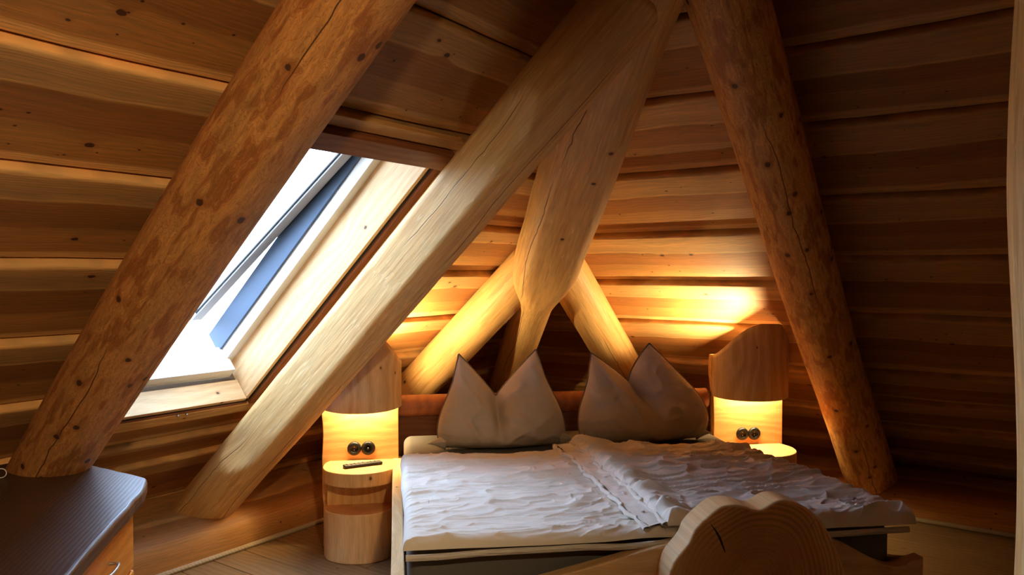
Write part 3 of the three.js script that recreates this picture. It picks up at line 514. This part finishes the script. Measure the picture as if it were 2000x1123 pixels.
nightstand('left log-stump bedside table with a lit lamp hood, a remote control lying on it', V(-0.872, 0, -4.42), 1, 1);
nightstand('right log-stump bedside table with a lit lamp hood, half hidden behind the bed', V(1.545, 0, -4.83), 1.08, -1);
{
  const r = thing('remote_control', 'slim black remote control lying on the left bedside table', 'remote control', V(-0.855, 0.506, -4.378), 0.50);
  part('body', new RoundedBoxGeometry(0.225, 0.018, 0.046, 4, 0.008).translate(0, 0.009, 0), blackMatt, r);
  const kb = std({ color: 0x5a5856, roughness: 0.5 });
  for (let i = 0; i < 8; i++) for (let j = 0; j < 3; j++) if (i !== 5 || j === 1) part('button', new THREE.CylinderGeometry(0.0042, 0.0046, 0.003, 12).translate(-0.092 + i * 0.024, 0.0188, -0.013 + j * 0.013), kb, r);
}

// ---------------------------------------------------------------- the dresser
{
  const P = [[-1.432, -3.005], [-1.40, -2.92], [-1.335, -2.66], [-1.262, -2.32], [-1.203, -2.06], [-1.115, -1.70], [-1.02, -1.28], [-1.75, -1.10], [-2.72, -1.86], [-2.66, -2.55], [-2.08, -3.40], [-1.92, -3.31], [-1.75, -3.225], [-1.62, -3.14], [-1.51, -3.075], [-1.455, -3.04]];
  const d = thing('dresser', 'dresser with a dark live-edge top and honey-coloured drawers at the left foot log', 'dresser', V(0, 0, 0));
  const sh = new THREE.Shape(); const pts = []; for (let i = 0; i < P.length; i++) { const a = P[i], b = P[(i + 1) % P.length]; for (let k = 0; k < 6; k++) { const t = k / 6, x = a[0] + (b[0] - a[0]) * t, z = a[1] + (b[1] - a[1]) * t; pts.push(new THREE.Vector2(x + 0.006 * noise(x * 12, z * 12), -(z + 0.006 * noise(x * 12 + 9, z * 12)))); } }
  sh.setFromPoints(pts);
  const dir = Math.atan2(-(-3.005 + 1.28), -1.432 + 1.02); // along the front edge
  const tp = extrude(sh, 0.055, 0.012, (x, y, z) => [(x * Math.cos(dir) + y * Math.sin(dir)) / 2, -x * Math.sin(dir) + y * Math.cos(dir) + z], 4).rotateX(-Math.PI / 2).translate(0, 0.745, 0);
  part('top', tp, slabMat, d, 'dark polished live-edge slab');
  // carcass: front line set back under the slab
  const A = V(-1.452, 0, -2.925), B = V(-1.085, 0, -1.30), ln = A.distanceTo(B), ux = B.clone().sub(A).normalize(), out = V(-ux.z, 0, ux.x).multiplyScalar(1);
  if (out.x < 0) out.multiplyScalar(-1);
  const M = new THREE.Matrix4().makeBasis(ux.clone().negate(), V(0, 1, 0), out.clone()), ang = Math.atan2(out.x, out.z);
  const G = (g, l, y, o) => g.rotateY(ang).translate(A.x + ux.x * l + out.x * o, y, A.z + ux.z * l + out.z * o);
  part('carcass', G(plank(ln, 0.72, 0.60, 'x', 0.005, 0.5), ln / 2, 0.385, -0.312), amber, d);
  for (const [y, h] of [[0.62, 0.215], [0.395, 0.215], [0.16, 0.235]]) for (const [l, w] of [[ln * 0.27, ln * 0.46], [ln * 0.75, ln * 0.46]]) {
    const dr = part('drawer', G(plank(w - 0.008, h, 0.024, 'x', 0.006, y * 3 + l), l, y, 0.006), amber, d);
    const hl = 0.13, c = new THREE.CatmullRomCurve3([V(-hl / 2, 0, 0), V(-hl / 2, 0, 0.022), V(-hl / 2 + 0.012, 0, 0.032), V(hl / 2 - 0.012, 0, 0.032), V(hl / 2, 0, 0.022), V(hl / 2, 0, 0)]);
    part('handle', G(new THREE.TubeGeometry(c, 40, 0.006, 10), l, y + 0.02, 0.018), steel, dr);
  }
  for (const l of [0.08, ln - 0.08]) part('foot', G(plank(0.08, 0.03, 0.5, 'z'), l, 0.015, -0.32), amber, d);
}
one('ring', new THREE.TorusGeometry(0.018, 0.002, 10, 40), whitePaint, 'small pale ring standing at the far left on the dresser top', 'ring', undefined, V(-2.02, 0.822, -3.02), 0.4);

// ---------------------------------------------------------------- ceiling spotlight behind the camera, turned towards the left slope
{
  const p = V(0.75, 2.95, 0.75), to = V(-1.25, 1.35, -1.9), dir = to.clone().sub(p).normalize(), g = thing('ceiling_spotlight', 'warm ceiling spotlight behind the viewpoint, turned to the left slope', 'lamp', p);
  const q = new THREE.Quaternion().setFromUnitVectors(V(0, -1, 0), dir), turn = (x) => x.applyQuaternion(q);
  part('shade', turn(new THREE.LatheGeometry([[0.0, 0.10], [0.035, 0.10], [0.05, 0.06], [0.06, -0.06], [0.056, -0.06], [0.046, 0.05], [0.03, 0.085], [0.0, 0.085]].map((k) => new THREE.Vector2(...k)), 40)), steel, g);
  part('bracket', new THREE.CylinderGeometry(0.008, 0.008, CEIL - p.y - 0.08, 10).translate(0, (CEIL - p.y + 0.08) / 2, 0), steel, g);
  const c = new THREE.Color().setRGB(1, 0.72, 0.40);
  part('bulb', turn(new THREE.SphereGeometry(0.030, 24, 16)), new THREE.MeshStandardMaterial({ color: 0, emissive: c, emissiveIntensity: 6 }), g);
  const l = new THREE.SpotLight(c, SPOT, 0, 0.62, 1, 2); l.position.copy(dir).multiplyScalar(0.045); l.target.position.copy(dir).multiplyScalar(3); l.castShadow = true; l.shadow.radius = 3; g.add(l); g.add(l.target);
}

renderer.render(scene, camera);
